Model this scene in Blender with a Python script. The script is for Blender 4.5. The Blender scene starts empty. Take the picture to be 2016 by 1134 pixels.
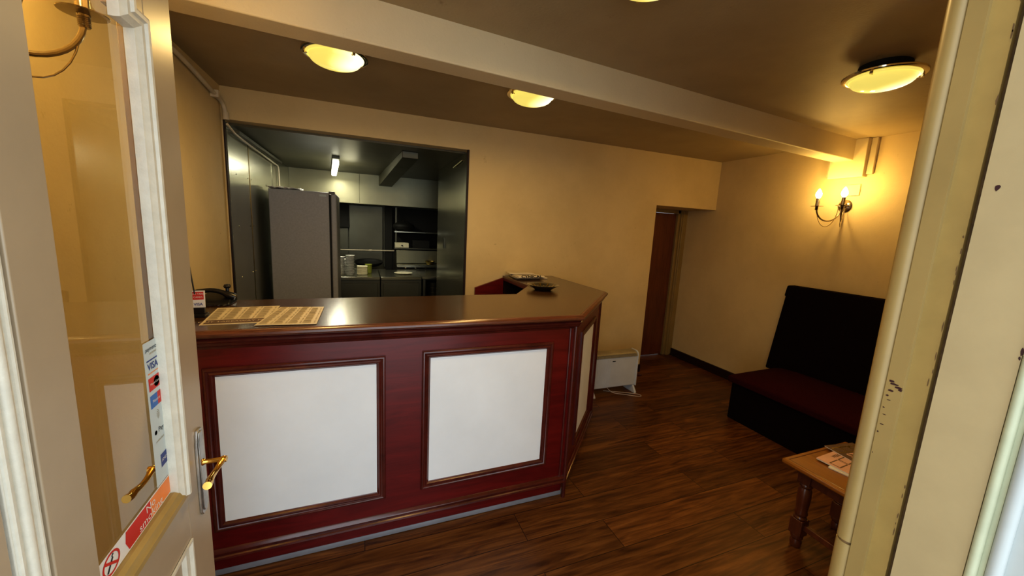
import bpy, bmesh, math, random
from mathutils import Matrix, Vector
random.seed(7)
PI = math.pi
scene = bpy.context.scene
COL = scene.collection

# ------------------------------------------------------------------ materials
def new_mat(name):
    m = bpy.data.materials.new(name); m.use_nodes = True
    nt = m.node_tree; b = nt.nodes['Principled BSDF']
    return m, nt, b
def N(nt, t, **kw):
    n = nt.nodes.new(t)
    for k, v in kw.items():
        if k.startswith('_'): setattr(n, k[1:], v)
        else: n.inputs[k.replace('_', ' ')].default_value = v
    return n
def coords(nt, scale=(1, 1, 1), rot=(0, 0, 0), kind='Object'):
    tc = N(nt, 'ShaderNodeTexCoord'); mp = N(nt, 'ShaderNodeMapping')
    mp.inputs['Scale'].default_value = scale; mp.inputs['Rotation'].default_value = rot
    nt.links.new(tc.outputs[kind], mp.inputs['Vector']); return mp.outputs['Vector']
def ramp(nt, fac, stops):
    r = N(nt, 'ShaderNodeValToRGB'); e = r.color_ramp.elements
    while len(e) < len(stops): e.new(0.5)
    for i, (p, c) in enumerate(stops):
        e[i].position = p; e[i].color = (*c, 1)
    nt.links.new(fac, r.inputs['Fac']); return r.outputs['Color']
def bump(nt, b, h, strength=.2, dist=.01):
    n = N(nt, 'ShaderNodeBump', Strength=strength, Distance=dist)
    nt.links.new(h, n.inputs['Height']); nt.links.new(n.outputs['Normal'], b.inputs['Normal'])
def plain(name, c, rough=.5, metal=0, spec=.5, var=.12, nscale=8, bmp=0, coat=0, emis=None, estr=0):
    m, nt, b = new_mat(name)
    v = coords(nt)
    nz = N(nt, 'ShaderNodeTexNoise', Scale=nscale, Detail=5.0, Roughness=.6); nt.links.new(v, nz.inputs['Vector'])
    lo = tuple(x*(1-var) for x in c); hi = tuple(min(1, x*(1+var)) for x in c)
    col = ramp(nt, nz.outputs['Fac'], [(.3, lo), (.7, hi)])
    nt.links.new(col, b.inputs['Base Color'])
    b.inputs['Roughness'].default_value = rough; b.inputs['Metallic'].default_value = metal
    b.inputs['Specular IOR Level'].default_value = spec; b.inputs['Coat Weight'].default_value = coat
    b.inputs['Coat Roughness'].default_value = .15
    if bmp: bump(nt, b, nz.outputs['Fac'], bmp, .004)
    if emis: b.inputs['Emission Color'].default_value = (*emis, 1); b.inputs['Emission Strength'].default_value = estr
    return m
def wall_mat(name, c, dirty=(.45, .36, .22), amt=.25, rough=.75):
    m, nt, b = new_mat(name); v = coords(nt)
    n1 = N(nt, 'ShaderNodeTexNoise', Scale=1.3, Detail=6.0, Roughness=.65); nt.links.new(v, n1.inputs['Vector'])
    n2 = N(nt, 'ShaderNodeTexNoise', Scale=90.0, Detail=3.0); nt.links.new(v, n2.inputs['Vector'])
    n3 = N(nt, 'ShaderNodeTexNoise', Scale=14.0, Detail=8.0, Roughness=.75); nt.links.new(v, n3.inputs['Vector'])
    mid = tuple(c[i]*(1-amt)+dirty[i]*amt for i in range(3))
    c1 = ramp(nt, n1.outputs['Fac'], [(.35, mid), (.6, c)])
    sp = ramp(nt, n3.outputs['Fac'], [(.27, dirty), (.36, (1, 1, 1))])
    mx = N(nt, 'ShaderNodeMix', _data_type='RGBA', _blend_type='MULTIPLY'); mx.inputs[0].default_value = .5
    nt.links.new(c1, mx.inputs[6]); nt.links.new(sp, mx.inputs[7]); nt.links.new(mx.outputs[2], b.inputs['Base Color'])
    b.inputs['Roughness'].default_value = rough
    bump(nt, b, n2.outputs['Fac'], .25, .003)
    return m
def wood_mat(name, dark, light, scale=(1, 12, 12), rough=.3, coat=.4, rot=(0, 0, 0), sc=3.0):
    m, nt, b = new_mat(name); v = coords(nt, scale, rot)
    n1 = N(nt, 'ShaderNodeTexNoise', Scale=sc, Detail=8.0, Roughness=.65, Distortion=1.2); nt.links.new(v, n1.inputs['Vector'])
    col = ramp(nt, n1.outputs['Fac'], [(.25, dark), (.7, light)])
    nt.links.new(col, b.inputs['Base Color']); b.inputs['Roughness'].default_value = rough
    b.inputs['Coat Weight'].default_value = coat; b.inputs['Coat Roughness'].default_value = .2
    bump(nt, b, n1.outputs['Fac'], .08, .002)
    return m
def steel_mat(name, c=(.42, .43, .42), rough=.32, sc=(1, 1, 60)):
    m, nt, b = new_mat(name); v = coords(nt, sc)
    n1 = N(nt, 'ShaderNodeTexNoise', Scale=3.0, Detail=4.0); nt.links.new(v, n1.inputs['Vector'])
    v2 = coords(nt); n2 = N(nt, 'ShaderNodeTexNoise', Scale=2.2, Detail=3.0); nt.links.new(v2, n2.inputs['Vector'])
    col = ramp(nt, n2.outputs['Fac'], [(.3, tuple(x*.75 for x in c)), (.7, c)])
    nt.links.new(col, b.inputs['Base Color']); b.inputs['Metallic'].default_value = .9
    r = N(nt, 'ShaderNodeMapRange'); r.inputs['To Min'].default_value = rough*.92; r.inputs['To Max'].default_value = rough*1.1
    nt.links.new(n1.outputs['Fac'], r.inputs['Value']); nt.links.new(r.outputs['Result'], b.inputs['Roughness'])
    pass
    return m
def floor_mat():
    m, nt, b = new_mat('laminate planks')
    v = coords(nt)
    br = N(nt, 'ShaderNodeTexBrick', Scale=1.0)
    br.offset = .37; br.offset_frequency = 2
    br.inputs['Brick Width'].default_value = 1.25; br.inputs['Row Height'].default_value = .195
    br.inputs['Mortar Size'].default_value = .0022; br.inputs['Mortar Smooth'].default_value = .3
    br.inputs['Color1'].default_value = (0, 0, 0, 1); br.inputs['Color2'].default_value = (1, 1, 1, 1); br.inputs['Mortar'].default_value = (.5, .5, .5, 1)
    nt.links.new(v, br.inputs['Vector'])
    # each plank gets its own slice of grain
    add = N(nt, 'ShaderNodeVectorMath', _operation='MULTIPLY_ADD'); add.inputs[1].default_value = (3, 7, 23)
    mp = N(nt, 'ShaderNodeMapping'); mp.inputs['Scale'].default_value = (1.7, 19, 1)
    nt.links.new(v, mp.inputs['Vector'])
    nt.links.new(br.outputs['Color'], add.inputs[0]); nt.links.new(mp.outputs['Vector'], add.inputs[2])
    n1 = N(nt, 'ShaderNodeTexNoise', Scale=1.6, Detail=9.0, Roughness=.6, Distortion=.7); nt.links.new(add.outputs[0], n1.inputs['Vector'])
    wv = N(nt, 'ShaderNodeTexNoise', Scale=.55, Detail=2.0, Distortion=.8); nt.links.new(add.outputs[0], wv.inputs['Vector'])
    rings = N(nt, 'ShaderNodeMath', _operation='MULTIPLY'); rings.inputs[1].default_value = 16
    nt.links.new(wv.outputs['Fac'], rings.inputs[0])
    sn = N(nt, 'ShaderNodeMath', _operation='PINGPONG'); sn.inputs[1].default_value = 1.0; nt.links.new(rings.outputs[0], sn.inputs[0])
    mixf = N(nt, 'ShaderNodeMath', _operation='MULTIPLY_ADD'); mixf.inputs[1].default_value = .16
    nt.links.new(sn.outputs[0], mixf.inputs[0]); nt.links.new(n1.outputs['Fac'], mixf.inputs[2])
    col = ramp(nt, mixf.outputs[0], [(.36, (.050, .015, .004)), (.56, (.125, .046, .011)), (.80, (.22, .090, .023))])
    bw = N(nt, 'ShaderNodeMapRange'); bw.inputs['To Min'].default_value = .66; bw.inputs['To Max'].default_value = 1.2
    nt.links.new(br.outputs['Color'], bw.inputs['Value'])
    mul = N(nt, 'ShaderNodeMix', _data_type='RGBA', _blend_type='MULTIPLY'); mul.inputs[0].default_value = 1
    nt.links.new(col, mul.inputs[6]); nt.links.new(bw.outputs['Result'], mul.inputs[7])
    mo = N(nt, 'ShaderNodeMix', _data_type='RGBA'); mo.inputs[7].default_value = (.02, .008, .004, 1)
    nt.links.new(br.outputs['Fac'], mo.inputs[0]); nt.links.new(mul.outputs[2], mo.inputs[6])
    nt.links.new(mo.outputs[2], b.inputs['Base Color'])
    rr = N(nt, 'ShaderNodeMapRange'); rr.inputs['To Min'].default_value = .28; rr.inputs['To Max'].default_value = .5
    nt.links.new(n1.outputs['Fac'], rr.inputs['Value']); nt.links.new(rr.outputs['Result'], b.inputs['Roughness'])
    b.inputs['Specular IOR Level'].default_value = .4
    bump(nt, b, br.outputs['Fac'], -.3, .002)
    return m
def glass_mat():
    m, nt, b = new_mat('door glass')
    tr = N(nt, 'ShaderNodeBsdfTransparent'); tr.inputs['Color'].default_value = (.86, .87, .80, 1)
    gl = N(nt, 'ShaderNodeBsdfGlossy', Roughness=.015); gl.inputs['Color'].default_value = (1, 1, 1, 1)
    fr = N(nt, 'ShaderNodeFresnel', IOR=1.7)
    mx = N(nt, 'ShaderNodeMixShader')
    nt.links.new(fr.outputs[0], mx.inputs[0]); nt.links.new(tr.outputs[0], mx.inputs[1]); nt.links.new(gl.outputs[0], mx.inputs[2])
    nt.links.new(mx.outputs[0], nt.nodes['Material Output'].inputs['Surface'])
    return m
def emit_mat(name, c, s, hot=None):
    m, nt, b = new_mat(name)
    b.inputs['Base Color'].default_value = (*c, 1); b.inputs['Roughness'].default_value = .12
    b.inputs['Emission Color'].default_value = (*c, 1); b.inputs['Emission Strength'].default_value = s
    if hot:   # brighter patch around the bulb behind the glass (object space)
        v = coords(nt); d = N(nt, 'ShaderNodeVectorMath', _operation='DISTANCE'); d.inputs[1].default_value = hot
        nt.links.new(v, d.inputs[0])
        r = ramp(nt, d.outputs['Value'], [(.05, (1, 1, .75)), (.13, c)])
        nt.links.new(r, b.inputs['Emission Color'])
        mr = N(nt, 'ShaderNodeMapRange'); mr.inputs['From Min'].default_value = .04; mr.inputs['From Max'].default_value = .14
        mr.inputs['To Min'].default_value = s*2.4; mr.inputs['To Max'].default_value = s
        nt.links.new(d.outputs['Value'], mr.inputs['Value']); nt.links.new(mr.outputs['Result'], b.inputs['Emission Strength'])
    return m

M = {}
M['wall'] = wall_mat('cream plaster', (.66, .53, .30), (.34, .25, .11))
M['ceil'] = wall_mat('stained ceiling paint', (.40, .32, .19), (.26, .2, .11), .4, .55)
M['beam'] = wall_mat('beam paint', (.66, .57, .38), (.4, .32, .18), .2, .6)
M['frame'] = plain('door frame gloss paint', (.31, .215, .08), .38, var=.1, nscale=5, bmp=.15)
M['leaf'] = plain('door leaf paint', (.385, .305, .205), .33, var=.06, nscale=4, bmp=.1)
M['board'] = plain('weathered board paint', (.42, .325, .175), .45, var=.07, nscale=7, bmp=.3)
M['leafwhite'] = plain('white bead paint', (.62, .585, .48), .4, var=.08, nscale=30, bmp=.5)
M['sill'] = plain('cream bead paint', (.33, .225, .075), .4, var=.10, nscale=12, bmp=.2)
M['floor'] = floor_mat()
M['red'] = wood_mat('red mahogany stain', (.065, .0025, .003), (.15, .0075, .007), (1, 1, 8), .33, .25, sc=2.5)
M['redmould'] = wood_mat('dark mahogany moulding', (.038, .005, .004), (.11, .018, .012), (2, 2, 2), .28, .5)
M['lip'] = wood_mat('worn mahogany lip', (.042, .012, .006), (.17, .056, .028), (3, 30, 30), .3, .5)
M['top'] = wood_mat('polished counter top', (.040, .018, .006), (.085, .040, .013), (1, 14, 14), .22, .5, sc=4)
M['white'] = plain('white painted panel', (.80, .83, .84), .6, var=.04, nscale=3, bmp=.05)
M['greystrip'] = plain('grey floor strip', (.22, .22, .24), .4)
M['dark'] = plain('black plastic', (.008, .008, .010), .3)
M['black'] = plain('sooty black', (.006, .006, .005), .7)
M['hatch'] = plain('dark red hatch trim', (.016, .004, .004), .6)
M['steel'] = steel_mat('brushed steel cladding', (.42, .42, .345), .24)
M['hood'] = steel_mat('hood steel', (.34, .33, .23), .42, (60, 1, 1))
M['dsteel'] = steel_mat('dull greasy steel', (.15, .15, .12), .45)
M['fridge'] = plain('grey fridge enamel', (.40, .41, .45), .5, var=.08, nscale=60, bmp=.15)
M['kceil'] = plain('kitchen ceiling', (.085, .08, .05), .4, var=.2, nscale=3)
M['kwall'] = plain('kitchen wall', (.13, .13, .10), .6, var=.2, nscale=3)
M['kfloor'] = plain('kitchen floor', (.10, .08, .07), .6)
M['pipe'] = plain('painted pipe', (.62, .55, .42), .4)
M['brass'] = plain('polished brass', (.80, .48, .12), .16, metal=1, var=.08)
M['wornbrass'] = plain('worn handle plate', (.52, .50, .46), .3, metal=.9, var=.35, nscale=22)
M['chrome'] = plain('lamp bezel chrome', (.7, .62, .45), .12, metal=1)
M['sconce'] = plain('antique sconce metal', (.40, .34, .26), .25, metal=1)
M['dome'] = emit_mat('amber lit lamp glass', (1.0, .86, .20), .60, (.075, -.03, -.04))
M['bulb'] = emit_mat('lit candle bulb', (1.0, .82, .45), 30)
M['tube'] = emit_mat('lit tube', (1.0, .96, .70), 5)
M['door2'] = wood_mat('brown door veneer', (.085, .022, .008), (.19, .055, .018), (14, 14, .8), .4, .2)
M['skirt'] = plain('dark skirting', (.020, .008, .005), .35)
M['fabric'] = plain('burgundy seat fabric', (.032, .003, .005), .95, var=.2, nscale=120, bmp=.3, spec=.1)
M['fabricd'] = plain('dark back fabric', (.006, .0022, .0022), .95, var=.2, nscale=120, bmp=.3, spec=.1)
M['oak'] = wood_mat('golden pine', (.19, .070, .007), (.32, .125, .014), (10, 1, 10), .3, .4)
M['leg'] = wood_mat('turned dark leg', (.055, .014, .006), (.14, .04, .014), (6, 6, 1), .28, .5)
M['paper'] = plain('newsprint', (.62, .55, .44), .8, var=.08, nscale=20)
M['paperw'] = plain('glossy white paper', (.74, .72, .68), .35, var=.05)
M['ink'] = plain('black ink', (.012, .012, .014), .7)
M['inkgrey'] = plain('grey ink', (.36, .30, .19), .8)
M['inkbrown'] = plain('brown ink', (.12, .07, .045), .7)
M['menu'] = plain('menu paper', (.62, .53, .37), .45, var=.06)
M['redink'] = plain('red ink', (.55, .03, .02), .5)
M['orange'] = plain('orange sticker', (.80, .25, .06), .45)
M['blue'] = plain('blue ink', (.05, .17, .5), .5)
M['navy'] = plain('navy ink', (.03, .05, .22), .5)
M['stickerw'] = plain('white sticker film', (.52, .60, .62), .45, var=.03)
M['pink'] = plain('pink print', (.66, .40, .34), .5)
M['heater'] = plain('heater enamel', (.58, .61, .64), .4, var=.05)
M['heatgr'] = plain('heater grille', (.36, .31, .20), .45, metal=.3)
M['cable'] = plain('pale cable', (.50, .40, .32), .5)
M['foil'] = plain('crinkled foil', (.90, .89, .82), .35, metal=.15, var=.2, nscale=60, bmp=.8)
M['foam'] = plain('foam white', (.78, .74, .56), .6)
M['green'] = plain('green yellow plastic', (.35, .40, .06), .5)
M['ash'] = plain('glazed black dish', (.02, .018, .012), .12, coat=1)
M['gold'] = plain('gold pattern', (.65, .50, .18), .25, metal=1)
M['chip'] = plain('exposed dark paint', (.035, .006, .006), .6)
M['dirt'] = plain('grime and gap shade', (.13, .075, .028), .8, var=.3, nscale=40)  # dirt flakes and joint, plus gap strips with their shade painted in
M['greenw'] = plain('green white outside paint', (.46, .48, .33), .45, var=.08, nscale=20, bmp=.2)
M['outside'] = plain('outside white paint', (.44, .47, .46), .5, var=.06)
M['glass'] = glass_mat()
M['plaster2'] = plain('switch plate plastic', (.70, .58, .28), .45)
M['pave'] = plain('grey paving', (.35, .34, .33), .8)

# ------------------------------------------------------------------ mesh helper
class MB:
    def __init__(s): s.v = []; s.f = []; s.m = []
    def add(s, vs, fs, mi=0, mat=None):
        k = len(s.v)
        for p in vs:
            p = Vector(p)
            if mat is not None: p = mat @ p
            s.v.append(tuple(p))
        for f in fs: s.f.append(tuple(i+k for i in f)); s.m.append(mi)
        return s
    def box(s, x0, x1, y0, y1, z0, z1, mi=0, mat=None):
        vs = [(x, y, z) for z in (z0, z1) for y in (y0, y1) for x in (x0, x1)]
        return s.add(vs, [(0, 2, 3, 1), (4, 5, 7, 6), (0, 1, 5, 4), (2, 6, 7, 3), (0, 4, 6, 2), (1, 3, 7, 5)], mi, mat)
    def quad(s, a, b, c, d, mi=0, mat=None): return s.add([a, b, c, d], [(0, 1, 2, 3)], mi, mat)
    def prism(s, poly, z0, z1, mi=0, mat=None):
        n = len(poly)
        vs = [(x, y, z0) for x, y in poly]+[(x, y, z1) for x, y in poly]
        fs = [tuple(range(n))[::-1], tuple(range(n, 2*n))]+[(i, (i+1) % n, n+(i+1) % n, n+i) for i in range(n)]
        return s.add(vs, fs, mi, mat)
    def lathe(s, prof, n=32, mi=0, mat=None, sx=1, sy=1):
        vs = []; fs = []
        for r, z in prof:
            for k in range(n):
                a = 2*PI*k/n; vs.append((r*math.cos(a)*sx, r*math.sin(a)*sy, z))
        for i in range(len(prof)-1):
            for k in range(n):
                k2 = (k+1) % n; fs.append((i*n+k, i*n+k2, (i+1)*n+k2, (i+1)*n+k))
        if prof[0][0] > 1e-6: fs.append(tuple(range(n))[::-1])
        if prof[-1][0] > 1e-6: fs.append(tuple(range((len(prof)-1)*n, len(prof)*n)))
        return s.add(vs, fs, mi, mat)
    def tube(s, pts, r, n=10, mi=0, mat=None):
        pts = [Vector(p) for p in pts]; vs = []; fs = []
        up = None
        for i, p in enumerate(pts):
            t = (pts[min(i+1, len(pts)-1)]-pts[max(i-1, 0)]).normalized()
            if up is None: up = Vector((0, 0, 1)) if abs(t.z) < .9 else Vector((1, 0, 0))
            a = t.cross(up).normalized(); b = a.cross(t).normalized(); up = b
            rr = r[i] if isinstance(r, (list, tuple)) else r
            for k in range(n):
                g = 2*PI*k/n; vs.append(p+a*rr*math.cos(g)+b*rr*math.sin(g))
        for i in range(len(pts)-1):
            for k in range(n):
                k2 = (k+1) % n; fs.append((i*n+k, i*n+k2, (i+1)*n+k2, (i+1)*n+k))
        fs.append(tuple(range(n))[::-1]); fs.append(tuple(range((len(pts)-1)*n, len(pts)*n)))
        return s.add(vs, fs, mi, mat)
    def frame(s, O, U, W, Nn, w, h, prof, mi=0):
        """mitred moulding round a w x h rectangle; prof = (inset, height)"""
        O, U, W, Nn = map(Vector, (O, U, W, Nn)); n = len(prof); vs = []
        for cx, cy, sx, sy in ((0, 0, 1, 1), (w, 0, -1, 1), (w, h, -1, -1), (0, h, 1, -1)):
            for ins, ht in prof: vs.append(O+U*(cx+sx*ins)+W*(cy+sy*ins)+Nn*ht)
        fs = []
        for c in range(4):
            d = (c+1) % 4
            for i in range(n-1): fs.append((c*n+i, d*n+i, d*n+i+1, c*n+i+1))
        return s.add(vs, fs, mi)
    def sweep(s, path, prof, up=(0, 0, 1), mi=0, closed=False):
        """sweep (outward, up) profile along a mitred horizontal path; outward = right of travel"""
        P = [Vector(p) for p in path]; vs = []; n = len(prof)
        for i, p in enumerate(P):
            d0 = (P[i]-P[i-1]).normalized() if i > 0 else (P[1]-P[0]).normalized()
            d1 = (P[i+1]-P[i]).normalized() if i < len(P)-1 else d0
            n0 = Vector((d0.y, -d0.x, 0)); n1 = Vector((d1.y, -d1.x, 0))
            m = (n0+n1).normalized(); k = 1/max(.2, m.dot(n0))
            for o, u in prof: vs.append(p+m*(o*k)+Vector((0, 0, u)))
        fs = []
        for i in range(len(P)-1):
            for j in range(n): j2 = (j+1) % n; fs.append((i*n+j, (i+1)*n+j, (i+1)*n+j2, i*n+j2))
        fs.append(tuple(range(n))); fs.append(tuple(range((len(P)-1)*n, len(P)*n))[::-1])
        return s.add(vs, fs, mi)
    def build(s, name, mats, parent=None, smooth=True, bevel=0, loc=None, bseg=2):
        me = bpy.data.meshes.new(name)
        if not isinstance(mats, (list, tuple)): mats = [mats]
        off = Vector(loc) if loc else Vector((0, 0, 0))
        me.from_pydata([tuple(Vector(v)-off) for v in s.v], [], s.f)
        for m in mats: me.materials.append(M[m] if isinstance(m, str) else m)
        me.polygons.foreach_set('material_index', s.m)
        bm = bmesh.new(); bm.from_mesh(me); bmesh.ops.recalc_face_normals(bm, faces=bm.faces)
        for f in bm.faces: f.smooth = smooth
        for e in bm.edges:
            if len(e.link_faces) == 2 and e.calc_face_angle(0) > math.radians(32): e.smooth = False
        bm.to_mesh(me); bm.free()
        o = bpy.data.objects.new(name, me); COL.objects.link(o)
        if loc: o.location = loc
        if parent: o.parent = parent
        if bevel:
            b = o.modifiers.new('bevel', 'BEVEL'); b.width = bevel; b.segments = bseg; b.limit_method = 'ANGLE'; b.angle_limit = math.radians(40)
        return o

def struct(o, label=None):
    o['kind'] = 'structure'
    if label: o['label'] = label
    return o
def tag(o, label, cat, group=None):
    o['label'] = label; o['category'] = cat
    if group: o['group'] = group
    return o
def empty(name, loc, label, cat, group=None, rz=0):
    o = bpy.data.objects.new(name, None); COL.objects.link(o); o.location = loc; o.rotation_euler = (0, 0, rz)
    o.empty_display_size = .05
    return tag(o, label, cat, group)
def plabel(o, t): o['label'] = t; return o
def T(x=0, y=0, z=0, rz=0, rx=0, ry=0):
    return Matrix.Translation((x, y, z)) @ Matrix.Rotation(rz, 4, 'Z') @ Matrix.Rotation(ry, 4, 'Y') @ Matrix.Rotation(rx, 4, 'X')
def text_geo(txt, size, bold=0):
    cu = bpy.data.curves.new('t', 'FONT'); cu.body = txt; cu.size = size; cu.offset = bold
    cu.align_x = 'CENTER'; cu.align_y = 'CENTER'; cu.resolution_u = 3
    o = bpy.data.objects.new('t', cu); COL.objects.link(o)
    dg = bpy.context.evaluated_depsgraph_get(); me = bpy.data.meshes.new_from_object(o.evaluated_get(dg))
    vs = [tuple(v.co) for v in me.vertices]; fs = [tuple(p.vertices) for p in me.polygons]
    bpy.data.objects.remove(o); bpy.data.curves.remove(cu); bpy.data.meshes.remove(me)
    return vs, fs
def basis(o, u, w):
    u = Vector(u).normalized(); w = Vector(w).normalized(); n = u.cross(w)
    m = Matrix((u, w, n)).transposed().to_4x4(); m.translation = Vector(o); return m
def add_text(mb, txt, size, mat, mi=0, sx=1, bold=0):
    vs, fs = text_geo(txt, size, bold); mb.add([(x*sx, y, 0) for x, y, z in vs], fs, mi, mat)

# ------------------------------------------------------------------ dimensions
XL, XR, YB, ZC = -.916, 3.93, 3.41, 2.48
# ------------------------------------------------------------------ shell
struct(MB().box(XL-.1, XR+.1, .10, 4.0, -.1, 0).build('floor', 'floor'), 'brown wood laminate plank floor')
struct(MB().box(XL-.1, XR+.1, .40, YB, ZC, ZC+.1).build('ceiling', 'ceil'), 'brown stained ceiling of the front room')
w = MB()                                            # wall with the serving hatch and the passage lintel
HX0, HX1, HZ0, HZ1 = -.905, .893, .90, 2.26
w.box(XL-.1, HX0, YB, YB+.12, 0, ZC+.1).box(HX0, HX1, YB, YB+.12, HZ1, ZC+.1).box(HX0, HX1, YB, YB+.12, 0, HZ0)
w.box(HX1, 3.04, YB, YB+.12, 0, ZC+.1).box(3.04, XR, YB, YB+.44, 1.93, ZC+.1)
struct(w.build('wall_back', 'wall'), 'cream wall holding the kitchen serving hatch')
struct(MB().box(XL-.12, XL, .40, YB, 0, ZC+.05).box(XL, -.725, .55, 1.775, 0, ZC+.05).build('wall_left', 'wall'), 'cream wall behind the open door')
struct(MB().box(XR, XR+.12, .15, 4.0, 0, ZC+.05).build('wall_right', 'wall'), 'cream wall behind the bench seat')
w = MB(); w.box(2.94, 3.04, YB+.12, 3.95, 0, 2.4).box(3.04, XR, 3.90, 4.0, 1.94, 2.4).box(3.04, 3.42, 3.89, 4.0, 0, 1.94)
struct(w.build('wall_passage', 'wall'), 'cream side wall of the door recess')
w = MB(); w.box(XL-.12, -.46, .42, .60, 0, ZC+.1).box(.86, XR+.12, .15, .36, 0, ZC+.1).box(-.46, .86, .15, .60, 2.40, ZC+.1).box(.86, XR, .36, .60, 2.40, ZC+.1)
w.box(XL-.12, -.46, .15, .42, 0, ZC+.1)
struct(w.build('wall_front', 'wall'), 'front wall around the entrance')
# beam (slightly skew to the room)
bm_ = MB(); yb = lambda x: 1.787+.0712*x
bm_.prism([(XL, yb(XL)), (3.88, yb(3.88)), (3.88, yb(3.88)+.145), (XL, yb(XL)+.13)], 2.31, ZC+.02)
struct(bm_.build('trim_1', 'beam', bevel=.006), 'cream painted ceiling beam crossing the room')
bm_ = MB(); bm_.box(3.865, XR, 1.975, 2.235, 2.17, 2.48).box(3.905, XR, 1.93, 1.975, 2.19, 2.48).box(3.905, XR, 2.235, 2.27, 2.19, 2.48)
struct(bm_.build('trim_2', 'beam', bevel=.004), 'boxed plaster pad under the beam end')
# hatch lining
h = MB(); h.box(HX0-.002, HX0+.007, YB-.004, YB+.02, HZ0, HZ1).box(HX1-.014, HX1+.003, YB-.008, YB+.02, HZ0, HZ1)
h.box(HX0, HX1, YB-.02, YB+.14, HZ0-.02, HZ0)
struct(h.build('trim_3', 'hatch', bevel=.002), 'thin dark red lining of the serving hatch')
# skirting
struct(MB().box(XR-.022, XR, 2.30, 3.82, 0, .095).box(XR-.03, XR, 2.3, 3.82, 0, .02).build('baseboard_right', 'skirt', bevel=.004), 'dark brown skirting board')
struct(MB().box(1.9, 3.04, YB-.02, YB, 0, .09).build('baseboard_back', 'skirt', bevel=.004), 'dark skirting under the hatch wall')
# ---- inner door in the recess
d = struct(MB().box(3.42, 3.80, 3.872, 3.91, 0.005, 1.885).build('door_2', 'door2', bevel=.003), 'reddish brown flush inner door')
f = MB(); f.box(3.79, 3.83, 3.84, 3.92, 0, 1.93).box(3.83, 3.93, 3.82, 3.92, 0, 1.93).box(3.06, 3.83, 3.84, 3.92, 1.888, 1.93).box(3.845, 3.86, 3.805, 3.83, 0, 1.93)
struct(f.build('trim_4', 'frame', bevel=.005), 'cream frame of the inner door')

# ------------------------------------------------------------------ entrance frame, right jamb
j = MB()
j.tube([(.842, .345, 0), (.842, .345, 1.055)], .0162, 16, 0).tube([(.842, .345, 1.053), (.842, .345, 1.062)], .0142, 16, 3).tube([(.842, .345, 1.060), (.842, .345, 2.38)], .016, 16, 0)
j.box(.846, .90, .30, .36, 0, 2.4, 0)
j.box(.828, .86, .311, .333, 0, 2.4, 0)
j.box(.836, .87, .284, .311, 0, 2.4, 1)
j.box(.846, .87, .276, .284, 0, 2.4, 3)  # gap strip, its soft brown shadow painted as colour
j.box(.830, .90, .2035, .276, 0, 2.4, 2)
# chips where the cream paint has come off (thin flakes on the paint)
random.seed(3)
def chip(mb, x, y, z, dy, dz, mi, n=9):
    vs = []
    for k in range(n):
        a = 2*PI*k/n; r = random.uniform(.65, 1.1)
        vs.append((x, y+dy*r*math.cos(a), z+dz*r*math.sin(a)))
    mb.add(vs, [tuple(range(n))], mi)
chip(j, .8296, .262, 1.69, .0034, .0048, 4)
for (yy, zz, a, b) in [(.326, 1.378, .004, .0022), (.322, 1.374, .006, .0022), (.316, 1.370, .0055, .0020), (.3135, 1.367, .003, .0026), (.325, 1.362, .004, .0018), (.328, 1.352, .002, .0016), (.325, 1.345, .003, .0009), (.329, 1.33, .0018, .0012), (.326, 1.318, .0028, .0008), (.327, 1.30, .003, .001), (.330, 1.285, .0012, .0018), (.331, 1.245, .0008, .0014)]:
    chip(j, .8276, yy, zz, a, b, 4)
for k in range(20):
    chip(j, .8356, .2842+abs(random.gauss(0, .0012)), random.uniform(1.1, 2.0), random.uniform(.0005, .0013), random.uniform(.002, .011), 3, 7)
chip(j, .8296, .2043, 1.47, .0018, .007, 4); chip(j, .8296, .2050, 1.46, .0012, .003, 4)
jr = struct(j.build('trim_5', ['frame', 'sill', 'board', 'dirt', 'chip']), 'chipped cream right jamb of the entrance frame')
j = MB(); j.tube([(.831, .197, 0), (.831, .197, 2.4)], .006, 12).box(.833, .90, .186, .2035, 0, 2.4)
struct(j.build('trim_6', 'greenw'), 'pale green white bead on the outer edge of the jamb')
j = MB(); j.tube([(.834, .178, 0), (.834, .178, 2.4)], .008, 12).box(.838, .92, .14, .187, 0, 2.4)
struct(j.build('trim_7', 'outside'), 'white outside edge of the entrance frame')
# left jamb
j = MB()
j.box(-.46, -.4035, .600, .646, 0, 2.4, 0)
j.tube([(-.404, .640, 0), (-.404, .640, 2.4)], .0045, 10, 0).tube([(-.404, .622, 0), (-.404, .622, 2.4)], .007, 12, 0)
j.tube([(-.404, .606, 0), (-.404, .606, 2.4)], .0045, 10, 0)
j.box(-.46, -.414, .592, .600, 0, 2.4, 2)  # recessed gap strip, darkened in colour for its shade
j.box(-.46, -.402, .40, .592, 0, 2.4, 1)
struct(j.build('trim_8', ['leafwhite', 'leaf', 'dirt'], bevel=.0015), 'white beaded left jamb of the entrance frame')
struct(MB().box(-.46, .86, .20, .60, 2.37, 2.41).build('trim_9', 'frame'), 'head of the entrance frame')
struct(MB().box(-3, 4, -3, .10, -.12, -.02).build('floor_outside', 'pave'), 'grey paving outside the entrance')

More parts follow.
